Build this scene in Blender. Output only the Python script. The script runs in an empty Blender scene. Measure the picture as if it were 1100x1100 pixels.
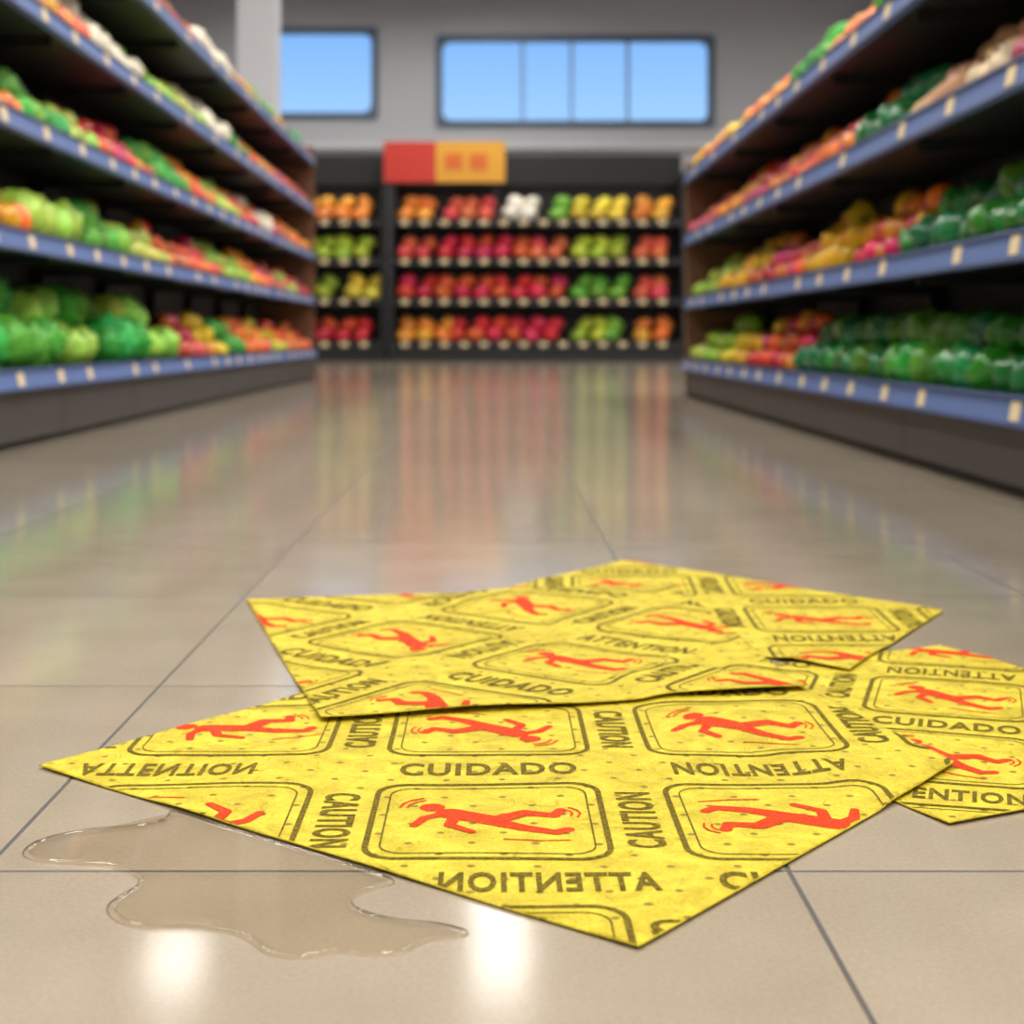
import bpy, bmesh, math, random
import numpy as np
from mathutils import Vector, Matrix
random.seed(7); rng=np.random.default_rng(7)
sc=bpy.context.scene
sc.view_settings.view_transform='Standard'
sc.view_settings.look='None'
sc.view_settings.exposure=0.0
COL=sc.collection

# ------------------------------------------------------------ helpers
def srgb(r,g,b):
    f=lambda c:(c/255/12.92) if c/255<=.04045 else ((c/255+.055)/1.055)**2.4
    return (f(r),f(g),f(b),1)
def mat(name,col,rough=.5,metal=0,coat=0,spec=.5,var=0,bump=0,bscale=40):
    m=bpy.data.materials.new(name); m.use_nodes=True
    nt=m.node_tree; p=nt.nodes['Principled BSDF']
    p.inputs['Base Color'].default_value=col
    p.inputs['Roughness'].default_value=rough
    p.inputs['Metallic'].default_value=metal
    p.inputs['Coat Weight'].default_value=coat
    p.inputs['Coat Roughness'].default_value=.15
    p.inputs['Specular IOR Level'].default_value=spec
    if var:
        g=nt.nodes.new('ShaderNodeNewGeometry'); h=nt.nodes.new('ShaderNodeHueSaturation')
        mr=nt.nodes.new('ShaderNodeMapRange'); mr.inputs['To Min'].default_value=.5-var*.12; mr.inputs['To Max'].default_value=.5+var*.12
        mv=nt.nodes.new('ShaderNodeMapRange'); mv.inputs['To Min'].default_value=1-var*.8; mv.inputs['To Max'].default_value=1+var*.8
        nt.links.new(g.outputs['Random Per Island'],mr.inputs['Value'])
        mm=nt.nodes.new('ShaderNodeMath'); mm.operation='MULTIPLY'; mm.inputs[1].default_value=7.31
        fr=nt.nodes.new('ShaderNodeMath'); fr.operation='FRACT'
        nt.links.new(g.outputs['Random Per Island'],mm.inputs[0]); nt.links.new(mm.outputs[0],fr.inputs[0])
        nt.links.new(fr.outputs[0],mv.inputs['Value'])
        nt.links.new(mr.outputs[0],h.inputs['Hue']); nt.links.new(mv.outputs[0],h.inputs['Value'])
        h.inputs['Color'].default_value=col
        nt.links.new(h.outputs[0],p.inputs['Base Color'])
    if bump:
        tc=nt.nodes.new('ShaderNodeTexCoord'); n=nt.nodes.new('ShaderNodeTexNoise'); n.inputs['Scale'].default_value=bscale
        b=nt.nodes.new('ShaderNodeBump'); b.inputs['Strength'].default_value=bump; b.inputs['Distance'].default_value=.01
        nt.links.new(tc.outputs['Object'],n.inputs['Vector']); nt.links.new(n.outputs['Fac'],b.inputs['Height']); nt.links.new(b.outputs[0],p.inputs['Normal'])
    return m
class Mesher:
    def __init__(s): s.v=[];s.f=[];s.m=[];s.mats=[]
    def mi(s,m):
        if m not in s.mats: s.mats.append(m)
        return s.mats.index(m)
    def box(s,a,b,m):
        n=len(s.v); x0,y0,z0=a; x1,y1,z1=b; i=s.mi(m)
        s.v+=[(x0,y0,z0),(x1,y0,z0),(x1,y1,z0),(x0,y1,z0),(x0,y0,z1),(x1,y0,z1),(x1,y1,z1),(x0,y1,z1)]
        for q in [(0,3,2,1),(4,5,6,7),(0,1,5,4),(1,2,6,5),(2,3,7,6),(3,0,4,7)]:
            s.f.append(tuple(n+k for k in q)); s.m.append(i)
    def prism(s,prof,y0,y1,m):
        n=len(s.v);k=len(prof); i=s.mi(m)
        s.v+=[(x,y0,z) for x,z in prof]+[(x,y1,z) for x,z in prof]
        for j in range(k):
            s.f.append((n+j,n+(j+1)%k,n+k+(j+1)%k,n+k+j)); s.m.append(i)
        s.f.append(tuple(n+j for j in range(k))[::-1]); s.m.append(i)
        s.f.append(tuple(n+k+j for j in range(k))); s.m.append(i)
    def obj(s,name,bevel=0,parent=None,seg=2):
        me=bpy.data.meshes.new(name); me.from_pydata(s.v,[],s.f)
        for m in s.mats: me.materials.append(m)
        me.polygons.foreach_set('material_index',s.m)
        bm=bmesh.new(); bm.from_mesh(me); bmesh.ops.recalc_face_normals(bm,faces=bm.faces); bm.to_mesh(me); bm.free()
        o=bpy.data.objects.new(name,me); COL.objects.link(o)
        if bevel:
            b=o.modifiers.new('bevel','BEVEL'); b.width=bevel; b.segments=seg; b.limit_method='ANGLE'
        if parent: o.parent=parent
        return o

# ------------------------------------------------------------ room
T=0.604
def floor_mat():
    m=bpy.data.materials.new('glossy_beige_tile'); m.use_nodes=True; nt=m.node_tree; N=nt.nodes; L=nt.links
    p=N['Principled BSDF']
    tc=N.new('ShaderNodeTexCoord'); sp=N.new('ShaderNodeSeparateXYZ'); L.new(tc.outputs['Object'],sp.inputs[0])
    def math_(op,a,b=None,c=None):
        n=N.new('ShaderNodeMath'); n.operation=op
        for i,v in enumerate((a,b,c)):
            if v is None: continue
            if isinstance(v,(int,float)): n.inputs[i].default_value=v
            else: L.new(v,n.inputs[i])
        return n.outputs[0]
    def dist(ax,off):
        u=math_('DIVIDE',math_('SUBTRACT',sp.outputs[ax],off),T)
        r=math_('ROUND',u)
        return math_('MULTIPLY',math_('ABSOLUTE',math_('SUBTRACT',u,r)),T), math_('FLOOR',u)
    dx,ix=dist(0,.223); dy,iy=dist(1,1.139)
    d=math_('MINIMUM',dx,dy)
    mr=N.new('ShaderNodeMapRange'); mr.inputs['From Min'].default_value=.0013; mr.inputs['From Max'].default_value=.0026
    L.new(d,mr.inputs['Value'])
    cx=N.new('ShaderNodeCombineXYZ'); L.new(ix,cx.inputs[0]); L.new(iy,cx.inputs[1])
    wn=N.new('ShaderNodeTexWhiteNoise'); L.new(cx.outputs[0],wn.inputs[0])
    n1=N.new('ShaderNodeTexNoise'); n1.inputs['Scale'].default_value=7; n1.inputs['Detail'].default_value=8; L.new(tc.outputs['Object'],n1.inputs['Vector'])
    n2=N.new('ShaderNodeTexNoise'); n2.inputs['Scale'].default_value=260; n2.inputs['Detail'].default_value=4; L.new(tc.outputs['Object'],n2.inputs['Vector'])
    s=math_('ADD',math_('ADD',math_('MULTIPLY',n1.outputs['Fac'],.4),math_('MULTIPLY',n2.outputs['Fac'],.45)),math_('MULTIPLY',wn.outputs['Value'],.15))
    cr=N.new('ShaderNodeValToRGB'); cr.color_ramp.elements[0].position=.3; cr.color_ramp.elements[0].color=srgb(156,143,124)
    cr.color_ramp.elements[1].position=.7; cr.color_ramp.elements[1].color=srgb(180,167,147); L.new(s,cr.inputs[0])
    mx=N.new('ShaderNodeMix'); mx.data_type='RGBA'; L.new(mr.outputs[0],mx.inputs['Factor']); mx.inputs['A'].default_value=srgb(60,52,44); L.new(cr.outputs[0],mx.inputs['B'])
    L.new(mx.outputs['Result'],p.inputs['Base Color'])
    rr=N.new('ShaderNodeMapRange'); rr.inputs['To Min'].default_value=.7; rr.inputs['To Max'].default_value=.115; L.new(mr.outputs[0],rr.inputs['Value']); L.new(rr.outputs[0],p.inputs['Roughness'])
    b=N.new('ShaderNodeBump'); b.inputs['Strength'].default_value=.6; b.inputs['Distance'].default_value=.0015
    L.new(mr.outputs[0],b.inputs['Height']); 
    b2=N.new('ShaderNodeBump'); b2.inputs['Strength'].default_value=.04; b2.inputs['Distance'].default_value=.001; L.new(n2.outputs['Fac'],b2.inputs['Height']); L.new(b.outputs[0],b2.inputs['Normal'])
    L.new(b2.outputs[0],p.inputs['Normal'])
    p.inputs['Specular IOR Level'].default_value=1.0
    return m
X0,X1,Y0,Y1,H=-6.0,7.0,-5.0,27.0,6.45
wallm=mat('wall_paint',srgb(178,179,184),.8,bump=.05,bscale=30)
ceilm=mat('ceiling_paint',srgb(160,161,165),.9,bump=.05,bscale=20)
r=Mesher(); r.box((X0-.2,Y0-.2,-.2),(X1+.2,Y1+.3,0),floor_mat()); r.obj('floor')
r=Mesher(); r.box((X0-.2,Y0-.2,H),(X1+.2,Y1+.3,H+.2),ceilm); r.obj('ceiling')
r=Mesher(); r.box((X0-.2,Y0-.2,0),(X0,Y1+.3,H),wallm); r.obj('wall_left')
r=Mesher(); r.box((X1,Y0-.2,0),(X1+.2,Y1+.3,H),wallm); r.obj('wall_right')
r=Mesher(); r.box((X0,Y0-.2,0),(X1,Y0,H),wallm); r.obj('wall_front')
wins=[(-4.05,-2.05,4.30,5.86),(-.95,3.92,4.16,5.72)]
r=Mesher(); y0,y1=Y1,Y1+.3
r.box((X0,y0,0),(X1,y1,4.16),wallm); r.box((X0,y0,5.86),(X1,y1,H),wallm)
r.box((X0,y0,4.16),(-4.05,y1,5.86),wallm); r.box((-2.05,y0,4.16),(-.95,y1,5.86),wallm); r.box((3.92,y0,4.16),(X1,y1,5.86),wallm)
r.box((-4.05,y0,4.16),(-2.05,y1,4.30),wallm); r.box((-.95,y0,5.72),(3.92,y1,5.86),wallm)
r.obj('wall_back')
framem=mat('window_frame_paint',srgb(82,96,116),.5)
mull=mat('window_mullion_paint',srgb(124,154,194),.5)
def frame_ring(name,a,b,c,d,t,ya,yb,m,rad):
    """rounded rectangular frame"""
    def rr(a,b,c,d,r,n=6):
        o=[]
        for cx,cz,k in ((b-r,d-r,0),(a+r,d-r,1),(a+r,c+r,2),(b-r,c+r,3)):
            for i in range(n+1):
                q=math.pi/2*(k+i/n); o.append((cx+r*math.cos(q),cz+r*math.sin(q)))
        return o
    O=rr(a,b,c,d,rad*.4); I=rr(a+t,b-t,c+t,d-t,rad); n=len(O)
    w=Mesher(); i=w.mi(m)
    w.v=[(x,ya,z) for x,z in O]+[(x,ya,z) for x,z in I]+[(x,yb,z) for x,z in O]+[(x,yb,z) for x,z in I]
    for j in range(n):
        k=(j+1)%n
        for f in ((j,k,n+k,n+j),(2*n+j,3*n+j,3*n+k,2*n+k),(n+j,n+k,3*n+k,3*n+j),(j,2*n+j,2*n+k,k)): w.f.append(f); w.m.append(i)
    return w
for i,(a,b,c,d) in enumerate(wins):
    w=frame_ring('w',a-.04,b+.04,c-.04,d+.04,.12,y0-.05,y0+.12,framem,.16)
    if i==1:
        for x in (.55,1.42,2.42): w.box((x-.03,y0,c+.07),(x+.03,y0+.06,d-.07),mull)
    w.obj('window_%d'%(i+1))
trimm=mat('trim_paint',srgb(196,196,198),.6)
r=Mesher(); r.box((X0,Y1-.1,3.72),(X1,Y1,3.84),trimm); r.obj('trim_1',bevel=.01)
r=Mesher(); cm=mat('column_white_paint',srgb(214,216,222),.6); r.box((-2.75,16.4,0),(-2.33,16.82,H),cm); r.box((-2.79,16.36,0),(-2.29,16.86,.3),cm); r.obj('support_column',bevel=.015)
lampm=mat('lamp_housing_paint',srgb(225,225,225),.4)
LAMPS=[]
for x in (-3.45,.1,3.4,6.0):
    for y in (-3.0,.5,4,7.5,11): LAMPS.append((x,y,98))  # includes unseen rows added as soft fill, their floor reflections kept out of view
LAMPS+=[(6,13.8,70)]
for x in (-3.45,.1): LAMPS.append((x,16.6,22))
LAMPS+=[(.1,20.2,115),(.1,23.6,140),(6.0,17,110),(6.0,22,120),(-3.45,23.6,120)]  # aisle pair added to brighten the far produce, reflections hidden under the mats
for x,y,en in LAMPS:
        w=Mesher(); zz=H-.001
        a,b=x-.38,x+.38; c,d=y-.78,y+.78
        w.box((a,c,zz-.12),(a+.04,d,zz),lampm); w.box((b-.04,c,zz-.12),(b,d,zz),lampm); w.box((a+.04,c,zz-.12),(b-.04,c+.04,zz),lampm); w.box((a+.04,d-.04,zz-.12),(b-.04,d,zz),lampm)
        w.box((a+.04,c+.04,zz-.03),(b-.04,d-.04,zz),lampm)
        o=w.obj('ceiling_and_fill_lamp')
        l=bpy.data.lights.new('tube_and_fill_panel','AREA'); l.shape='RECTANGLE'; l.size=.6; l.size_y=1.4; l.energy=en; l.color=(1,.965,.905)
        lo=bpy.data.objects.new('tube_and_fill_panel',l); COL.objects.link(lo); lo.location=(x,y,H-.06); lo.parent=o

# ------------------------------------------------------------ produce
def sph(nl,no,fn,stem=None):
    v=[];f=[]
    for i in range(nl+1):
        th=math.pi*i/nl
        for j in range(no):
            ph=2*math.pi*j/no
            v.append(fn(th,ph))
    for i in range(nl):
        for j in range(no):
            a=i*no+j;b=i*no+(j+1)%no
            f.append((a,a+no,b+no,b))
    return np.array(v),f
def P(r,th,ph,sz=1): return (r*math.sin(th)*math.cos(ph),r*math.sin(th)*math.sin(ph),r*math.cos(th)*sz)
def apple(th,ph): return P(1-.28*math.exp(-(th/.5)**2)-.15*math.exp(-((math.pi-th)/.4)**2),th,ph,.95)
def tomato(th,ph): return P(1+.03*math.cos(5*ph)*math.sin(th)-.2*math.exp(-(th/.4)**2),th,ph,.82)
def orange(th,ph): return P(1,th,ph,.97)
def pepper(th,ph):
    x,y,z=P(1+.11*math.cos(4*ph)*math.sin(th)-.38*math.exp(-(th/.45)**2)-.15*math.exp(-((math.pi-th)/.5)**2),th,ph,1.12)
    k=1-.14*(1-z)/2; return (x*k,y*k,z)
def lemon(th,ph):
    x,y,z=P(.85,th,ph,1); z=z*1.15+.25*math.copysign(abs(math.cos(th))**8,math.cos(th)); return (z,y,x)
def cabb(th,ph): return P(1+.09*math.sin(6*ph+3*th)*math.sin(th)+.05*math.sin(9*th+2*ph),th,ph,.86)
def lett(th,ph): return P(1+.16*math.sin(9*ph+4*math.sin(5*th))*math.sin(th)+.08*math.cos(11*th+3*ph),th,ph,.9)
def cauli(th,ph): return P(1+.10*abs(math.sin(5*ph))*abs(math.sin(6*th)),th,ph,.75)
def onion(th,ph): return P(1+.45*math.exp(-(th/.22)**2),th,ph,.88)
def potato(th,ph):
    x,y,z=P(1+.06*math.sin(3*ph+2*th),th,ph,.75); return (x*.85,y*1.2,z)
def squash(th,ph):
    x,y,z=P(1+.07*math.cos(8*ph)*math.sin(th)-.25*math.exp(-(th/.4)**2),th,ph,.8); return (x,y,z)
SH={}
for n,fn,a,b in [('apple',apple,8,12),('tomato',tomato,7,12),('orange',orange,8,12),('pepper',pepper,9,16),('lemon',lemon,8,10),('cabb',cabb,12,24),('lett',lett,14,36),('cauli',cauli,12,20),('onion',onion,10,12),('potato',potato,7,12),('squash',squash,8,24)]:
    SH[n]=sph(a,b,fn)
def stemmed(base,h,r,z0):
    v,f=SH[base]; n=len(v); s=[];
    for zz,rr in ((z0,r),(z0+h,r*.7)):
        for k in range(5): s.append((rr*math.cos(k*1.2566)+(.05 if zz>z0 else 0),rr*math.sin(k*1.2566),zz))
    ff=[(n+k,n+(k+1)%5,n+5+(k+1)%5,n+5+k) for k in range(5)]+[(n+5,n+6,n+7,n+8,n+9)]
    SH[base]=(np.vstack([v,np.array(s)]),f+ff); 
    return len(ff)
STEM={'pepper':stemmed('pepper',.32,.13,.72),'apple':stemmed('apple',.3,.05,.66),'tomato':stemmed('tomato',.14,.12,.62),'squash':stemmed('squash',.3,.14,.58)}
stemm=mat('produce_stem',srgb(70,105,35),.6)
def K(name,shape,rad,col,rough=.35,var=.5,coat=.2,bump=0): 
    return dict(name=name,shape=shape,rad=rad,mat=mat(name+'_skin',srgb(*col),rough,coat=coat,var=var,bump=bump,bscale=30))
KD={
 'pep':K('green_bell_peppers','pepper',.072,(56,156,44),.28,.35,.5),
 'dpep':K('dark_green_peppers','pepper',.072,(22,124,54),.28,.35,.5),
 'tom':K('tomatoes','tomato',.058,(226,66,30),.3,.35,.3),
 'app':K('red_apples','apple',.058,(210,46,36),.35,.4,.3),
 'ora':K('oranges','orange',.062,(244,138,34),.45,.3),
 'man':K('mandarins','orange',.055,(236,104,36),.45,.4),
 'lem':K('lemons','lemon',.058,(242,202,44),.45,.25),
 'yel':K('yellow_bell_peppers','pepper',.066,(246,190,34),.3,.25,.3),
 'lim':K('green_apples','apple',.060,(160,200,54),.35,.3,.2),
 'pea':K('pears','orange',.060,(200,208,88),.45,.3),
 'cab':K('cabbages','cabb',.105,(170,218,80),.5,.3,.1,.3),
 'let':K('lettuces','lett',.115,(72,176,50),.55,.35,.05,.4),
 'lle':K('leafy_greens','lett',.075,(86,172,58),.55,.45,.05,.4),
 'cau':K('cauliflowers','cauli',.1,(236,226,204),.7,.1,0,.5),
 'gar':K('garlic_bulbs','onion',.052,(236,210,172),.5,.15),
 'pot':K('potatoes','potato',.062,(214,172,124),.6,.2),
 'oni':K('red_onions','onion',.058,(168,60,60),.35,.25,.3),
 'rad':K('pink_radishes','orange',.052,(224,90,92),.4,.4),
 'squ':K('orange_squashes','squash',.095,(244,160,40),.4,.2,.3),
 'mre':K('red_melons','squash',.15,(220,46,42),.4,.2,.2),
 'mpi':K('pink_pomelos','orange',.14,(232,92,70),.45,.2,.2),
 'mye':K('yellow_melons','squash',.15,(234,208,64),.4,.25,.2),
 'mli':K('lime_green_melons','squash',.15,(178,200,56),.4,.25,.2),
 'mgr':K('green_melons','squash',.15,(112,176,54),.4,.25,.2),
 'mor':K('orange_pumpkins','squash',.15,(240,150,52),.4,.25,.2),
 'mwh':K('white_cauliflower_heads','cauli',.15,(240,232,218),.6,.1,0,.3),
}
def flush(items):
    for k,lst in items.items():
        kd=KD[k]; bv,bf=SH[kd['shape']]; n=len(bv)
        allv=np.empty((len(lst)*n,3)); faces=[]; mi=[]
        st=STEM.get(kd['shape'],0)
        for i,(x,y,z,s) in enumerate(lst):
            a=rng.uniform(0,6.28); t=rng.uniform(-.8,.8); u=rng.uniform(-.8,.8)
            R=np.array(Matrix.Rotation(t,3,'X')@Matrix.Rotation(u,3,'Y')@Matrix.Rotation(a,3,'Z'))
            allv[i*n:(i+1)*n]=(bv@R.T)*s+np.array([x,y,z])
            o=i*n
            faces.extend([tuple(o+q for q in f) for f in bf]); mi.extend([0]*(len(bf)-st)+[1]*st)
        me=bpy.data.meshes.new(kd['name']); me.from_pydata(allv.tolist(),[],faces)
        me.materials.append(kd['mat']); me.materials.append(stemm)
        me.polygons.foreach_set('material_index',mi); me.polygons.foreach_set('use_smooth',[True]*len(faces)); me.update()
        o=bpy.data.objects.new(kd['name'],me); COL.objects.link(o)
SPR={'pep':'dpep','dpep':'pep','tom':'ora','app':'tom','ora':'man','man':'app','lem':'lim','yel':'ora','lim':'pea','pea':'lim','rad':'app','gar':'pot','pot':'gar','oni':'tom'}
def fill(items,k,sgn,xf,z,y0,y1,gap):
    r0=KD[k]['rad']; d=2*r0
    rows=max(2,min(4,int(.42/d))); levels=max(1,min(3,int((gap-.09)/(d*.80))))
    ph=random.uniform(0,6.28)
    for rr in range(rows):
        for lv in range(0,min(rr,levels-1)+1):
            if lv<min(rr,levels-1)-1: continue
            x=xf+sgn*(r0*1.08+rr*d*.84)
            y=y0+r0+(r0 if (rr+lv)%2 else 0)
            while y<y1-r0*.5:
                s=r0*random.uniform(.84,1.1)
                if not(lv==levels-1 and lv>1 and math.sin(y*4.2+ph)<-.2):
                    kk=k
                    if k in SPR and random.random()<.14: kk=SPR[k]
                    items.setdefault(kk,[]).append((x+random.uniform(0,.35)*r0*sgn,y,z+s*.92+lv*d*.76+(random.uniform(-.16,.16)*r0 if lv else 0),s))
                y+=d*random.uniform(.92,1.1)
railm=mat('price_rail_blue',srgb(92,116,172),.6)
raild=mat('price_rail_edge',srgb(56,74,118),.5)
shelfm=mat('shelf_black_metal',srgb(30,30,32),.5,bump=.05)
kickm=mat('kick_plate_grey',srgb(74,70,68),.5)
backm=mat('shelf_back_panel',srgb(22,21,22),.6)
tagm=mat('price_card_cream',srgb(236,214,170),.6)
woodm=mat('end_panel_wood',srgb(112,74,48),.5,bump=.1)
def gondola(sgn,xf,y0,y1,hs,top,depth=.5):
    w=Mesher()
    xb=xf+sgn*(depth+.04)
    def bx(xa,xb_,a,b,c,d,m): w.box((min(xa,xb_),a,c),(max(xa,xb_),b,d),m)
    bx(xf+sgn*.05,xb,y0,y1,0,hs[0]-.05,backm)
    y=y0
    while y<y1-.01:
        e=min(y+1.2,y1); bx(xf+sgn*.03,xf+sgn*.05,y+.004,e-.004,.03,hs[0]-.06,kickm)
        bx(xb-sgn*.08,xb-sgn*.02,y-.0,y+.05,0,top,shelfm)
        y=e
    bx(xb-sgn*.02,xb+sgn*.02,y0,y1,0,top,backm)
    for i,h in enumerate(hs):
        f=xf+sgn*(0 if i==0 else .02)
        bx(f+sgn*.012,xb-sgn*.02,y0,y1,h-.035,h,shelfm)
        prof=[(f+sgn*.012,h+.022),(f,h+.018),(f-sgn*.012,h-.045),(f-sgn*.006,h-.055),(f+sgn*.012,h-.055)]
        y=y0
        while y<y1-.01:
            e=min(y+1.2,y1); w.prism(prof,y+.003,e-.003,railm); y=e
        for zz in (h+.016,h-.052):
            pr2=[(f-sgn*.006-(sgn*.008 if zz<h else 0),zz+.008),(f-sgn*.009-(sgn*.008 if zz<h else 0),zz),(f+sgn*.012,zz),(f+sgn*.012,zz+.008)]
            w.prism(pr2,y0,y1,raild)
        y=y0+.15+random.random()*.2
        while y<y1-.1:
            q=[(f-sgn*.0135,h-.038),(f-sgn*.0045,h+.010),(f-sgn*.0005,h+.010),(f-sgn*.0105,h-.038)]
            w.prism(q,y,y+.065,tagm)
            y+=random.choice([.42,.46,.8,.5])
        y=y0
        while y<=y1:
            bx(f+sgn*.06,xb-sgn*.05,y+.01,y+.025,h-.075,h-.035,shelfm); y+=1.2
    for a,b in ((y0-.03,y0),(y1,y1+.04)):
        bx(xf+sgn*.02,xb+sgn*.02,a,b,0,top,woodm)
    return w.obj('produce_shelving',bevel=0)
RX=1.27; RH=[.235,.64,1.06,1.47]
gondola(1,RX,1.2,10.1,RH,1.55)
it={}
def lay(sgn,xf,z,gap,segs,y0):
    for k,e in segs:
        fill(it,k,sgn,xf,z,y0+.01,e-.01,gap); y0=e
lay(1,RX+.02,RH[0],.40,[('ora',2.4),('squ',3.78),('dpep',4.7),('pep',5.6),('dpep',6.75),('tom',8.0),('lem',8.9),('lim',10.05)],1.3)
lay(1,RX+.03,RH[1],.42,[('app',2.2),('dpep',5.05),('tom',5.75),('yel',6.7),('app',7.9),('yel',8.8),('lim',10.05)],1.3)
lay(1,RX+.03,RH[2],.41,[('tom',2.6),('oni',3.95),('gar',4.35),('pot',4.95),('dpep',5.6),('tom',6.5),('man',7.3),('app',8.2),('ora',9.1),('rad',10.05)],1.3)
lay(1,RX+.03,RH[3],.40,[('lim',3.0),('app',4.0),('man',5.0),('pep',5.35),('ora',6.2),('lle',6.8),('ora',8.0),('lem',8.7),('man',9.4),('yel',10.05)],1.3)
flush(it)
LX=-1.66; LH=[.265,.76,1.18,1.62,2.07]
gondola(-1,LX,2.4,14.4,LH,2.2)
it={}
lay(-1,LX-.02,LH[0],.49,[('let',6.3),('cab',6.9),('let',7.7),('cab',8.5),('app',9.3),('lem',10.0),('lle',10.6),('ora',11.8),('lem',12.6),('man',14.35)],2.45)
lay(-1,LX-.03,LH[1],.42,[('lle',4.6),('yel',5.65),('cab',6.6),('lle',7.2),('pea',8.2),('man',9.0),('tom',9.8),('lim',11),('ora',11.8),('rad',12.8),('pea',13.5),('app',14.35)],2.45)
lay(-1,LX-.03,LH[2],.44,[('ora',4.6),('man',5.6),('lle',6.2),('lim',6.7),('tom',7.8),('lle',8.8),('ora',9.6),('pea',10.5),('man',11.4),('cau',12.0),('app',13.1),('ora',14.35)],2.45)
lay(-1,LX-.03,LH[3],.45,[('lim',4.6),('lle',5.5),('ora',6.6),('cau',7.7),('lim',8.4),('pea',9.2),('cau',10.0),('pep',11.0),('ora',12.0),('rad',13),('app',14.35)],2.45)
lay(-1,LX-.03,LH[4],.40,[('ora',8),('app',9),('cau',10.2),('ora',11.2),('lle',12),('ora',13),('lle',13.6),('tom',14.35)],2.45)
flush(it)
def back_unit(x0,x1,yf,hs,top):
    w=Mesher()
    w.box((x0,yf+.05,0),(x1,yf+.8,hs[0]-.04),shelfm)
    w.box((x0,yf+.75,0),(x1,yf+.8,top),backm)
    for x in (x0,x1-.07): w.box((x,yf+.03,0),(x+.07,yf+.8,top-.35),shelfm)
    for h in hs:
        w.box((x0+.07,yf,h-.05),(x1-.07,yf+.75,h),shelfm)
        w.box((x0+.07,yf-.02,h-.07),(x1-.07,yf,h+.03),shelfm)
        x=x0+.2
        while x<x1-.25:
            w.box((x,yf-.025,h-.055),(x+.12,yf-.02,h+.02),tagm); x+=.32
    w.box((x0,yf+.6,top-.5),(x1,yf+.75,top),backm)
    return w.obj('grocery_display_rack')
YB=24.6; BH=[.30,.99,1.64,2.27]
back_unit(-3.6,-1.72,YB,BH,3.42); back_unit(-1.66,3.15,YB,BH,3.42)
w=Mesher(); w.box((3.16,YB-.05,0),(3.3,YB+.8,3.1),woodm); w.obj('wooden_post',bevel=.01)
it={}
def brow(h,segs,x):
    for k,e in segs:
        rr=KD[k]['rad']
        while x+rr*1.5<e+.02:
            for dy,lv in ((.17,0),(.44,0),(.30,1)):
                s=rr*random.uniform(.92,1.05)
                it.setdefault(k,[]).append((x+rr+(random.uniform(-.03,.05)+.06)*lv,YB+dy,h+rr*.85+lv*rr*1.2,s))
            x+=rr*2.04
segs_l=-3.5
for h,s in ((BH[0],[('mre',-1.85)]),(BH[1],[('mli',-2.4),('mye',-1.85)]),(BH[2],[('mli',-1.85)]),(BH[3],[('mor',-1.85)])):
    a=segs_l
    for k,e in s: brow(h,[(k,e)],a); a=e
for h,s in ((BH[0],[('mor',-.72),('mre',1.28),('mli',1.8),('mgr',2.3),('mor',3.0)]),
            (BH[1],[('mre',1.28),('mgr',2.3),('mpi',3.0)]),
            (BH[2],[('mpi',-.9),('mre',.6),('mpi',1.28),('mli',2.3),('mpi',3.0)]),
            (BH[3],[('mor',-.8),('mpi',.15),('mwh',.95),('mgr',1.28),('mye',2.3),('mor',3.0)])):
    a=-1.55
    for k,e in s: brow(h,[(k,e)],a); a=e
flush(it)
w=Mesher(); w.box((-1.74,YB-.02,2.90),(-.90,YB+.04,3.56),mat('sign_red',srgb(200,54,42),.5)); w.box((-.90,YB-.02,2.90),(.22,YB+.04,3.56),mat('sign_yellow',srgb(222,160,48),.5))
for i,x in enumerate((-.75,-.35,)): w.box((x,YB-.026,3.1),(x+.28,YB-.02,3.36),mat('sign_orange_%d'%i,srgb(214,104,40),.5))
w.box((-1.6,YB+.04,2.31),(-1.55,YB+.09,3.5),shelfm); w.box((.05,YB+.04,2.31),(.1,YB+.09,3.5),shelfm)
w.obj('promotional_sign')

# ------------------------------------------------------------ mats
def inside_sdf(poly,x,y):
    d=1e9
    for i in range(len(poly)):
        ax,ay=poly[i];bx,by=poly[(i+1)%len(poly)]
        ex,ey=bx-ax,by-ay; l=math.hypot(ex,ey)
        d=min(d,(ex*(y-ay)-ey*(x-ax))/l)
    return d
def ccw(p):
    a=sum(p[i][0]*p[(i+1)%len(p)][1]-p[(i+1)%len(p)][0]*p[i][1] for i in range(len(p)))
    return p if a>0 else p[::-1]
PC=ccw([(.374,1.243),(.80,1.45),(.579,1.964),(.15,1.75)])
PA=ccw([(-.419,1.409),(.096,.991),(.427,1.403),(.350,1.715),(-.01,1.98)])
PD=ccw([(.236,2.714),(.656,2.209),(.425,1.805),(-.06,2.29)])
PB=ccw([(-.371,2.303),(-.176,1.568),(.352,1.69),(.29,2.43)])
ORDER=[PC,PA,PD,PB]; TH=.0020
def sst(s,a=.035):
    k=max(0,min(1,(s+a)/a)); return k*k*(3-2*k)
def hgt(i,x,y):
    u=0.0
    for j in range(i):
        k=sst(inside_sdf(ORDER[j],x,y))
        if k>0: u=max(u,k*(hgt(j,x,y)+.0008))
    wv=.0014*(1+math.sin(x*21+i*2.1+3*math.sin(y*8)))*.5+.0012*(1+math.sin(y*27-x*11+i+2*math.sin(x*13)))*.5
    if i==3:   # front edge lifts slightly
        e=((.528)*(y-1.568)-(.122)*(x+.176))/.542
        wv+=.0035*math.exp(-(max(e,0)/.05)**2)*(.45+.55*math.sin((x+.2)*9)**2)
    return u+TH+wv
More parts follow.
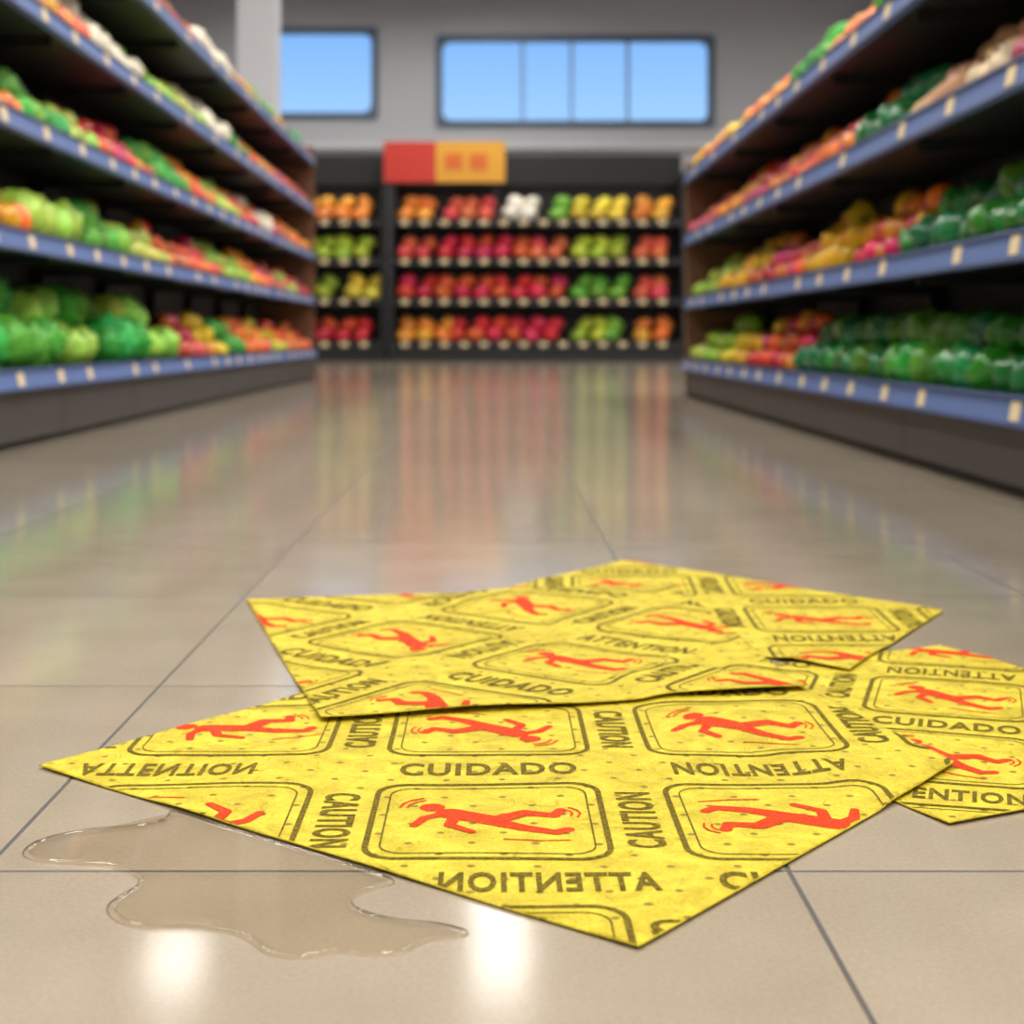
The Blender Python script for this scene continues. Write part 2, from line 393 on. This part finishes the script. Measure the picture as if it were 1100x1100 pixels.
def clip(bm,poly,inset=0):
    for i in range(len(poly)):
        a=Vector((*poly[i],0));b=Vector((*poly[(i+1)%len(poly)],0)); n=Vector((b.y-a.y,-(b.x-a.x),0)).normalized()
        g=bm.verts[:]+bm.edges[:]+bm.faces[:]
        bmesh.ops.bisect_plane(bm,geom=g,plane_co=a-n*inset,plane_no=n,clear_outer=True)
def matmat(rot,ox,oy):
    m=bpy.data.materials.new('yellow_absorbent_fabric'); m.use_nodes=True; nt=m.node_tree;N=nt.nodes;L=nt.links; p=N['Principled BSDF']
    tc=N.new('ShaderNodeTexCoord'); mp=N.new('ShaderNodeMapping'); mp.vector_type='TEXTURE'; mp.inputs['Location'].default_value=(ox,oy,0); mp.inputs['Rotation'].default_value=(0,0,rot)
    L.new(tc.outputs['Object'],mp.inputs[0]); sp=N.new('ShaderNodeSeparateXYZ'); L.new(mp.outputs[0],sp.inputs[0])
    def M(op,a,b=None):
        n=N.new('ShaderNodeMath'); n.operation=op
        for i,v in enumerate((a,b)):
            if v is None: continue
            if isinstance(v,(int,float)): n.inputs[i].default_value=v
            else: L.new(v,n.inputs[i])
        return n.outputs[0]
    def cell(v,s,o):
        u=M('ADD',M('DIVIDE',v,s),o); return M('MULTIPLY',M('SUBTRACT',u,M('ROUND',u)),s)
    def dots(o):
        a=cell(sp.outputs[0],.05,o); b=cell(sp.outputs[1],.05,o)
        return M('SQRT',M('ADD',M('MULTIPLY',a,a),M('MULTIPLY',b,b)))
    d=M('MINIMUM',dots(0.25),dots(.75))
    mr=N.new('ShaderNodeMapRange'); mr.inputs['From Min'].default_value=.0022; mr.inputs['From Max'].default_value=.0040; L.new(d,mr.inputs['Value'])
    n1=N.new('ShaderNodeTexNoise'); n1.inputs['Scale'].default_value=18; n1.inputs['Detail'].default_value=8; n1.inputs['Distortion'].default_value=1.6; L.new(tc.outputs['Object'],n1.inputs['Vector'])
    n2=N.new('ShaderNodeTexNoise'); n2.inputs['Scale'].default_value=420; n2.inputs['Detail'].default_value=3; L.new(tc.outputs['Object'],n2.inputs['Vector'])
    cr=N.new('ShaderNodeValToRGB'); e=cr.color_ramp.elements; e[0].position=.38; e[0].color=srgb(186,164,24); e[1].position=.62; e[1].color=srgb(224,204,54)
    L.new(M('ADD',M('MULTIPLY',n1.outputs['Fac'],.6),M('MULTIPLY',n2.outputs['Fac'],.4)),cr.inputs[0])
    mx=N.new('ShaderNodeMix'); mx.data_type='RGBA'; L.new(mr.outputs[0],mx.inputs['Factor']); mx.inputs['A'].default_value=srgb(140,114,14); L.new(cr.outputs[0],mx.inputs['B'])
    L.new(mx.outputs['Result'],p.inputs['Base Color']); p.inputs['Roughness'].default_value=.62; p.inputs['Specular IOR Level'].default_value=.3
    mr2=N.new('ShaderNodeMapRange'); mr2.inputs['From Max'].default_value=.010; L.new(d,mr2.inputs['Value'])
    n3=N.new('ShaderNodeTexNoise'); n3.inputs['Scale'].default_value=34; n3.inputs['Detail'].default_value=5; n3.inputs['Distortion'].default_value=1.5; L.new(tc.outputs['Object'],n3.inputs['Vector'])
    b1=N.new('ShaderNodeBump'); b1.inputs['Strength'].default_value=1; b1.inputs['Distance'].default_value=.0018; L.new(mr2.outputs[0],b1.inputs['Height'])
    b2=N.new('ShaderNodeBump'); b2.inputs['Strength'].default_value=1; b2.inputs['Distance'].default_value=.009; L.new(n3.outputs['Fac'],b2.inputs['Height']); L.new(b1.outputs[0],b2.inputs['Normal'])
    b3=N.new('ShaderNodeBump'); b3.inputs['Strength'].default_value=.6; b3.inputs['Distance'].default_value=.0009; L.new(n2.outputs['Fac'],b3.inputs['Height']); L.new(b2.outputs[0],b3.inputs['Normal'])
    L.new(b3.outputs[0],p.inputs['Normal'])
    return m
def inkmat(name,c1,c2):
    m=bpy.data.materials.new(name); m.use_nodes=True; nt=m.node_tree;N=nt.nodes;L=nt.links;p=N['Principled BSDF']
    tc=N.new('ShaderNodeTexCoord'); n=N.new('ShaderNodeTexNoise'); n.inputs['Scale'].default_value=300; n.inputs['Detail'].default_value=4
    L.new(tc.outputs['Object'],n.inputs['Vector']); cr=N.new('ShaderNodeValToRGB'); e=cr.color_ramp.elements
    e[0].position=.42;e[0].color=c1;e[1].position=.70;e[1].color=c2; L.new(n.outputs['Fac'],cr.inputs[0]); L.new(cr.outputs[0],p.inputs['Base Color']); p.inputs['Roughness'].default_value=.7; p.inputs['Specular IOR Level'].default_value=.1
    return m
olive=inkmat('olive_print_ink',srgb(86,72,12),srgb(138,120,26)); red=inkmat('red_print_ink',srgb(208,46,14),srgb(220,86,30))
TXT={}
def textgeo(s):
    if s in TXT: return TXT[s]
    c=bpy.data.curves.new('t','FONT'); c.body=s; c.size=1; c.offset=.030; c.resolution_u=3; c.space_character=1.12
    o=bpy.data.objects.new('t',c); COL.objects.link(o)
    bpy.context.view_layer.update()
    dg=bpy.context.evaluated_depsgraph_get(); me=bpy.data.meshes.new_from_object(o.evaluated_get(dg))
    v=np.array([tuple(q.co) for q in me.vertices])[:,:2]; f=[tuple(p.vertices) for p in me.polygons]
    bpy.data.objects.remove(o); bpy.data.curves.remove(c); bpy.data.meshes.remove(me)
    lo=v.min(0);hi=v.max(0); v=(v-(lo+hi)/2)/(hi-lo)
    TXT[s]=(v,f); return TXT[s]
class Ink:
    def __init__(s): s.bm=bmesh.new(); s.k=0
    def add(s,pts,faces,X,z=None):
        s.k+=1; zz=(s.k%9)*.00003
        vs=[s.bm.verts.new((*X(p),zz)) for p in pts]
        for f in faces:
            try: s.bm.faces.new([vs[i] for i in f])
            except Exception: pass
def xf(cx,cy,rot,s=1,mir=1):
    c,sn=math.cos(rot),math.sin(rot)
    return lambda p:(cx+s*(c*p[0]*mir-sn*p[1]),cy+s*(sn*p[0]*mir+c*p[1]))
def capsule(ink,pts,w,X,w2=None):
    w2=w2 or w; n=len(pts)
    ws=[w+(w2-w)*i/(n-1) for i in range(n)]
    for i in range(n-1):
        (ax,ay),(bx,by)=pts[i],pts[i+1]; l=math.hypot(bx-ax,by-ay); nx,ny=-(by-ay)/l,(bx-ax)/l
        out=[];a0=math.atan2(ny,nx)
        for k in range(7): t=a0+math.pi*k/6; out.append((ax+ws[i]/2*math.cos(t),ay+ws[i]/2*math.sin(t)))
        for k in range(7): t=a0+math.pi+math.pi*k/6; out.append((bx+ws[i+1]/2*math.cos(t),by+ws[i+1]/2*math.sin(t)))
        ink.add(out,[tuple(range(14))],X)
def picto(ink,cx,cy,rot,s=.125,mir=1):
    X=xf(cx,cy,rot,s,mir)
    ink.add([(-.36+.085*math.cos(t*.5236),.25+.085*math.sin(t*.5236)) for t in range(12)],[tuple(range(12))],X)
    capsule(ink,[(-.24,.12),(-.1,.03),(.06,-.06)],.2,X,.18)
    capsule(ink,[(-.24,.14),(-.40,.02),(-.46,-.14)],.09,X,.06)
    capsule(ink,[(-.20,.10),(-.24,-.14),(-.10,-.28)],.09,X,.06)
    capsule(ink,[(.05,-.03),(.24,.12),(.42,.06)],.14,X,.09); capsule(ink,[(.42,.06),(.47,.17)],.08,X)
    capsule(ink,[(.05,-.08),(.22,-.20),(.42,-.28)],.14,X,.09); capsule(ink,[(.42,-.28),(.50,-.22)],.08,X)
    for rr in (.16,.21):
        capsule(ink,[(-.36+rr*math.cos(t),.25+rr*math.sin(t)) for t in (1.9,2.3,2.7,3.1)],.018,X)
    for rr in (.1,.15):
        capsule(ink,[(.44+rr*math.cos(t),.10+rr*math.sin(t)) for t in (-.5,0,.5,1.0)],.016,X)
    capsule(ink,[(.1,-.42),(.3,-.44),(.5,-.42)],.016,X)
def rrect(hw,hh,r,n=6):
    o=[]
    for cx,cy,a in ((hw-r,hh-r,0),(-hw+r,hh-r,1),(-hw+r,-hh+r,2),(hw-r,-hh+r,3)):
        for k in range(n+1): t=math.pi/2*(a+k/n); o.append((cx+r*math.cos(t),cy+r*math.sin(t)))
    return o
def ring(ink,hw,hh,r,w,X):
    a=rrect(hw,hh,r);b=rrect(hw-w,hh-w,max(r-w,.001)); n=len(a)
    ink.add(a+b,[(i,(i+1)%n,n+(i+1)%n,n+i) for i in range(n)],X)
def word(ink,s,cx,cy,rot,w,h,mir=1):
    v,f=textgeo(s); X=xf(cx,cy,rot,1,mir); ink.add([(p[0]*w,p[1]*h) for p in v],f,X)
def build_mat(idx,org,rot,pu,pv,cells,words,S=1.0):
    poly=ORDER[idx]
    xs=[p[0] for p in poly];ys=[p[1] for p in poly]; st=.01
    bm=bmesh.new(); nx=int((max(xs)-min(xs))/st)+2; ny=int((max(ys)-min(ys))/st)+2
    g=[[bm.verts.new((min(xs)-.005+i*st,min(ys)-.005+j*st,0)) for j in range(ny+1)] for i in range(nx+1)]
    for i in range(nx):
        for j in range(ny): bm.faces.new((g[i][j],g[i+1][j],g[i+1][j+1],g[i][j+1]))
    clip(bm,poly)
    for v in bm.verts: v.co.z=hgt(idx,v.co.x,v.co.y)
    me=bpy.data.meshes.new('absorbent_warning_mat'); bm.to_mesh(me); bm.free()
    for p in me.polygons: p.use_smooth=True
    o=bpy.data.objects.new('absorbent_warning_mat',me); COL.objects.link(o); me.materials.append(matmat(rot,*org))
    s=o.modifiers.new('thickness','SOLIDIFY'); s.thickness=.0012; s.offset=-1
    c,sn=math.cos(rot),math.sin(rot)
    W=lambda u,v:(org[0]+c*u*pu-sn*v*pv,org[1]+sn*u*pu+c*v*pv)
    io,ir=Ink(),Ink()
    for u in range(-3,4):
        for v in range(-3,4):
            x,y=W(u,v)
            if inside_sdf(poly,x,y)<-.2: continue
            X=xf(x,y,rot); ring(io,.098*S,.1*S,.028*S,.0050,X); ring(io,.085*S,.087*S,.02*S,.0015,X)
            pr,mi=cells.get((u,v),((u*7+v*3)%2*math.pi+.25*math.sin(u*3+v),1))
            picto(ir,x,y,rot+pr,.13*S,mi)
            wd=words.get((u,v,'h'),('CUIDADO' if (u+v)%2==0 else 'ATTENTION',0 if (u+v)%2==0 else math.pi,1,0))
            if wd:
                wx,wy=W(u+wd[3],v+.5); word(io,wd[0],wx,wy,rot+wd[1],.162*S,.038*S,wd[2])
            wd=words.get((u,v,'v'),('CAUTION',math.pi/2 if (u+v)%2==0 else -math.pi/2,1,0))
            wx,wy=W(u+.5,v+wd[3]); word(io,wd[0],wx,wy,rot+wd[1],.142*S,.031*S,wd[2])
    for ink,nm,m in ((io,'printed_lettering',olive),(ir,'printed_pictograms',red)):
        b=ink.bm; clip(b,poly,.0008)
        for k in range(nx+1):
            bmesh.ops.bisect_plane(b,geom=b.verts[:]+b.edges[:]+b.faces[:],plane_co=(min(xs)-.005+k*st,0,0),plane_no=(1,0,0))
        for k in range(ny+1):
            bmesh.ops.bisect_plane(b,geom=b.verts[:]+b.edges[:]+b.faces[:],plane_co=(0,min(ys)-.005+k*st,0),plane_no=(0,1,0))
        for v in b.verts: v.co.z+=hgt(idx,v.co.x,v.co.y)+.0004
        bmesh.ops.recalc_face_normals(b,faces=b.faces)
        for f in b.faces:
            if f.normal.z<0: f.normal_flip()
        me=bpy.data.meshes.new(nm); b.to_mesh(me); b.free(); me.materials.append(m)
        q=bpy.data.objects.new(nm,me); COL.objects.link(q); q.parent=o
pi=math.pi
build_mat(0,(.427,1.44),math.radians(-18),.235,.246,{(0,0):(-.35,1),(0,1):(-.2,1)},
  {(0,0,'h'):('CUIDADO',0,1,0),(0,-1,'h'):('ATTENTION',0,1,0),(0,1,'h'):('ATTENTION',pi,1,0),(-1,1,'v'):('CAUTION',pi/2,1,0.1)},.9)
build_mat(1,(-.003,1.252),0,.25,.288,{(0,0):(.0,1),(1,0):(pi+.1,1),(0,1):(pi*.95,1),(1,1):(-.25,1),(-1,1):(.5,1)},
  {(0,0,'h'):('CUIDADO',0,1,0),(1,0,'h'):('ATTENTION',pi,1,.0),(-1,0,'h'):('ATTENTION',pi,-1,-.18),(0,-1,'h'):('ATTENTION',0,-1,.18),
   (-1,0,'v'):('CAUTION',-pi/2,1,0),(0,0,'v'):('CAUTION',pi/2,1,0),(-1,1,'v'):('CAUTION',pi/2,1,0),(0,1,'v'):('CAUTION',-pi/2,1,0)})
build_mat(2,(.46,2.14),math.radians(-3),.25,.28,{},{})
build_mat(3,(.103,1.842),math.radians(-35),.262,.288,{(0,0):(.3,1)},{(0,-1,'h'):('CUIDADO',0,1,0),(0,0,'h'):('ATTENTION',0,1,0)})

# ------------------------------------------------------------ water puddle
pts=[(-.268,1.283),(-.270,1.266),(-.276,1.250),(-.296,1.240),(-.322,1.234),(-.346,1.220),(-.362,1.200),(-.362,1.174),(-.338,1.156),(-.300,1.150),(-.272,1.136),(-.258,1.112),(-.266,1.085),(-.270,1.066),(-.258,1.042),(-.237,1.027),(-.210,1.028),(-.182,1.022),(-.160,1.006),(-.147,.986),(-.122,.977),(-.100,.988),(-.078,.982),(-.056,.986),(-.045,1.004),(-.014,1.018),(-.033,1.034),(-.063,1.042),(-.087,1.056),(-.099,1.076),(-.090,1.096),(-.072,1.110),(-.074,1.122),(-.11,1.154),(-.16,1.195),(-.22,1.243)]
def cr_(p,n=8):
    o=[];k=len(p)
    for i in range(k):
        a,b,c,d=[Vector(p[(i+q)%k]) for q in (-1,0,1,2)]
        for s in range(n):
            t=s/n; o.append(.5*((2*b)+(c-a)*t+(2*a-5*b+4*c-d)*t*t+(3*b-a-3*c+d)*t**3))
    return o
c=cr_(pts,16)
L_=[0]
for i in range(len(c)): L_.append(L_[-1]+(c[(i+1)%len(c)]-c[i]).length)
n=420; out=[]; j=0
for k in range(n):
    t=L_[-1]*k/n
    while L_[j+1]<t: j+=1
    f=(t-L_[j])/max(1e-9,L_[j+1]-L_[j]); out.append(c[j].lerp(c[(j+1)%len(c)],f))
c=out
for _ in range(3): c=[(c[i-1]+c[i]*2+c[(i+1)%n])/4 for i in range(n)]
area=sum(c[i].x*c[(i+1)%n].y-c[(i+1)%n].x*c[i].y for i in range(n)); 
if area<0: c=c[::-1]
R=.0058;HW=.0026
bm=bmesh.new(); loops=[]
cur=[p.copy() for p in c]
prof=[0,.05,.12,.2,.3,.42,.55,.7,.82,.93,1.0]; prev=0
for q in prof:
    step=(q-prev)*R; prev=q
    if step>0:
        new=[]
        for i in range(n):
            t=(cur[(i+3)%n]-cur[i-3]); t=t.normalized() if t.length>1e-9 else Vector((1,0))
            new.append(cur[i]+Vector((-t.y,t.x))*step)
        cur=new
        for _ in range(2): cur=[(cur[i-1]+cur[i]*2+cur[(i+1)%n])/4 for i in range(n)]
    qq=min(1,max(0,(q-.5)/.43))
    z=.0001+HW*(math.sqrt(max(0,1-(1-min(q/.5,1))**2)) - .4*qq*qq*(3-2*qq))
    loops.append([bm.verts.new((p.x,p.y,z)) for p in cur])
for a,b in zip(loops,loops[1:]):
    for i in range(n): bm.faces.new((a[i],a[(i+1)%n],b[(i+1)%n],b[i])).smooth=True
# separate flat sheet of water inside the meniscus ring
inner=[bm.verts.new(v.co) for v in loops[-1]]
f=bm.faces.new(inner); f.smooth=False; bmesh.ops.triangulate(bm,faces=[f])
for f in bm.faces:
    f.normal_update()
    if f.normal.z<0: f.normal_flip()
me=bpy.data.meshes.new('water_puddle'); bm.to_mesh(me); bm.free()
o=bpy.data.objects.new('water_puddle',me); COL.objects.link(o)
wm=bpy.data.materials.new('clear_water'); wm.use_nodes=True; nt=wm.node_tree; nt.nodes.clear(); N=nt.nodes; L=nt.links
out=N.new('ShaderNodeOutputMaterial'); mx=N.new('ShaderNodeMixShader'); fr=N.new('ShaderNodeFresnel'); fr.inputs[0].default_value=1.31
tr=N.new('ShaderNodeBsdfTransparent'); tr.inputs[0].default_value=(.975,.955,.915,1); gl=N.new('ShaderNodeBsdfGlossy'); gl.inputs['Roughness'].default_value=.04
L.new(fr.outputs[0],mx.inputs[0]); L.new(tr.outputs[0],mx.inputs[1]); L.new(gl.outputs[0],mx.inputs[2]); L.new(mx.outputs[0],out.inputs[0])
me.materials.append(wm)

# ------------------------------------------------------------ world
w=bpy.data.worlds.new('sky'); sc.world=w; w.use_nodes=True; nt=w.node_tree; N=nt.nodes; L=nt.links
bg=N['Background']; tc=N.new('ShaderNodeTexCoord'); sp=N.new('ShaderNodeSeparateXYZ'); cr=N.new('ShaderNodeValToRGB')
L.new(tc.outputs['Generated'],sp.inputs[0]); L.new(sp.outputs[2],cr.inputs[0])
cr.color_ramp.elements[0].position=.10; cr.color_ramp.elements[0].color=srgb(168,210,250); cr.color_ramp.elements[1].position=.26; cr.color_ramp.elements[1].color=srgb(72,142,226)
L.new(cr.outputs[0],bg.inputs[0]); bg.inputs[1].default_value=1.2

# ------------------------------------------------------------ camera
cd=bpy.data.cameras.new('camera'); cam=bpy.data.objects.new('camera',cd); COL.objects.link(cam); sc.camera=cam
cam.location=(0,0,.4); cam.rotation_euler=(math.radians(90),0,0)
cd.sensor_width=36; cd.lens=36*1634/1100; cd.shift_y=-188/1100; cd.shift_x=22/1100
cd.dof.use_dof=True; cd.dof.focus_distance=1.3; cd.dof.aperture_fstop=5.8
cd.clip_start=.05; cd.clip_end=200
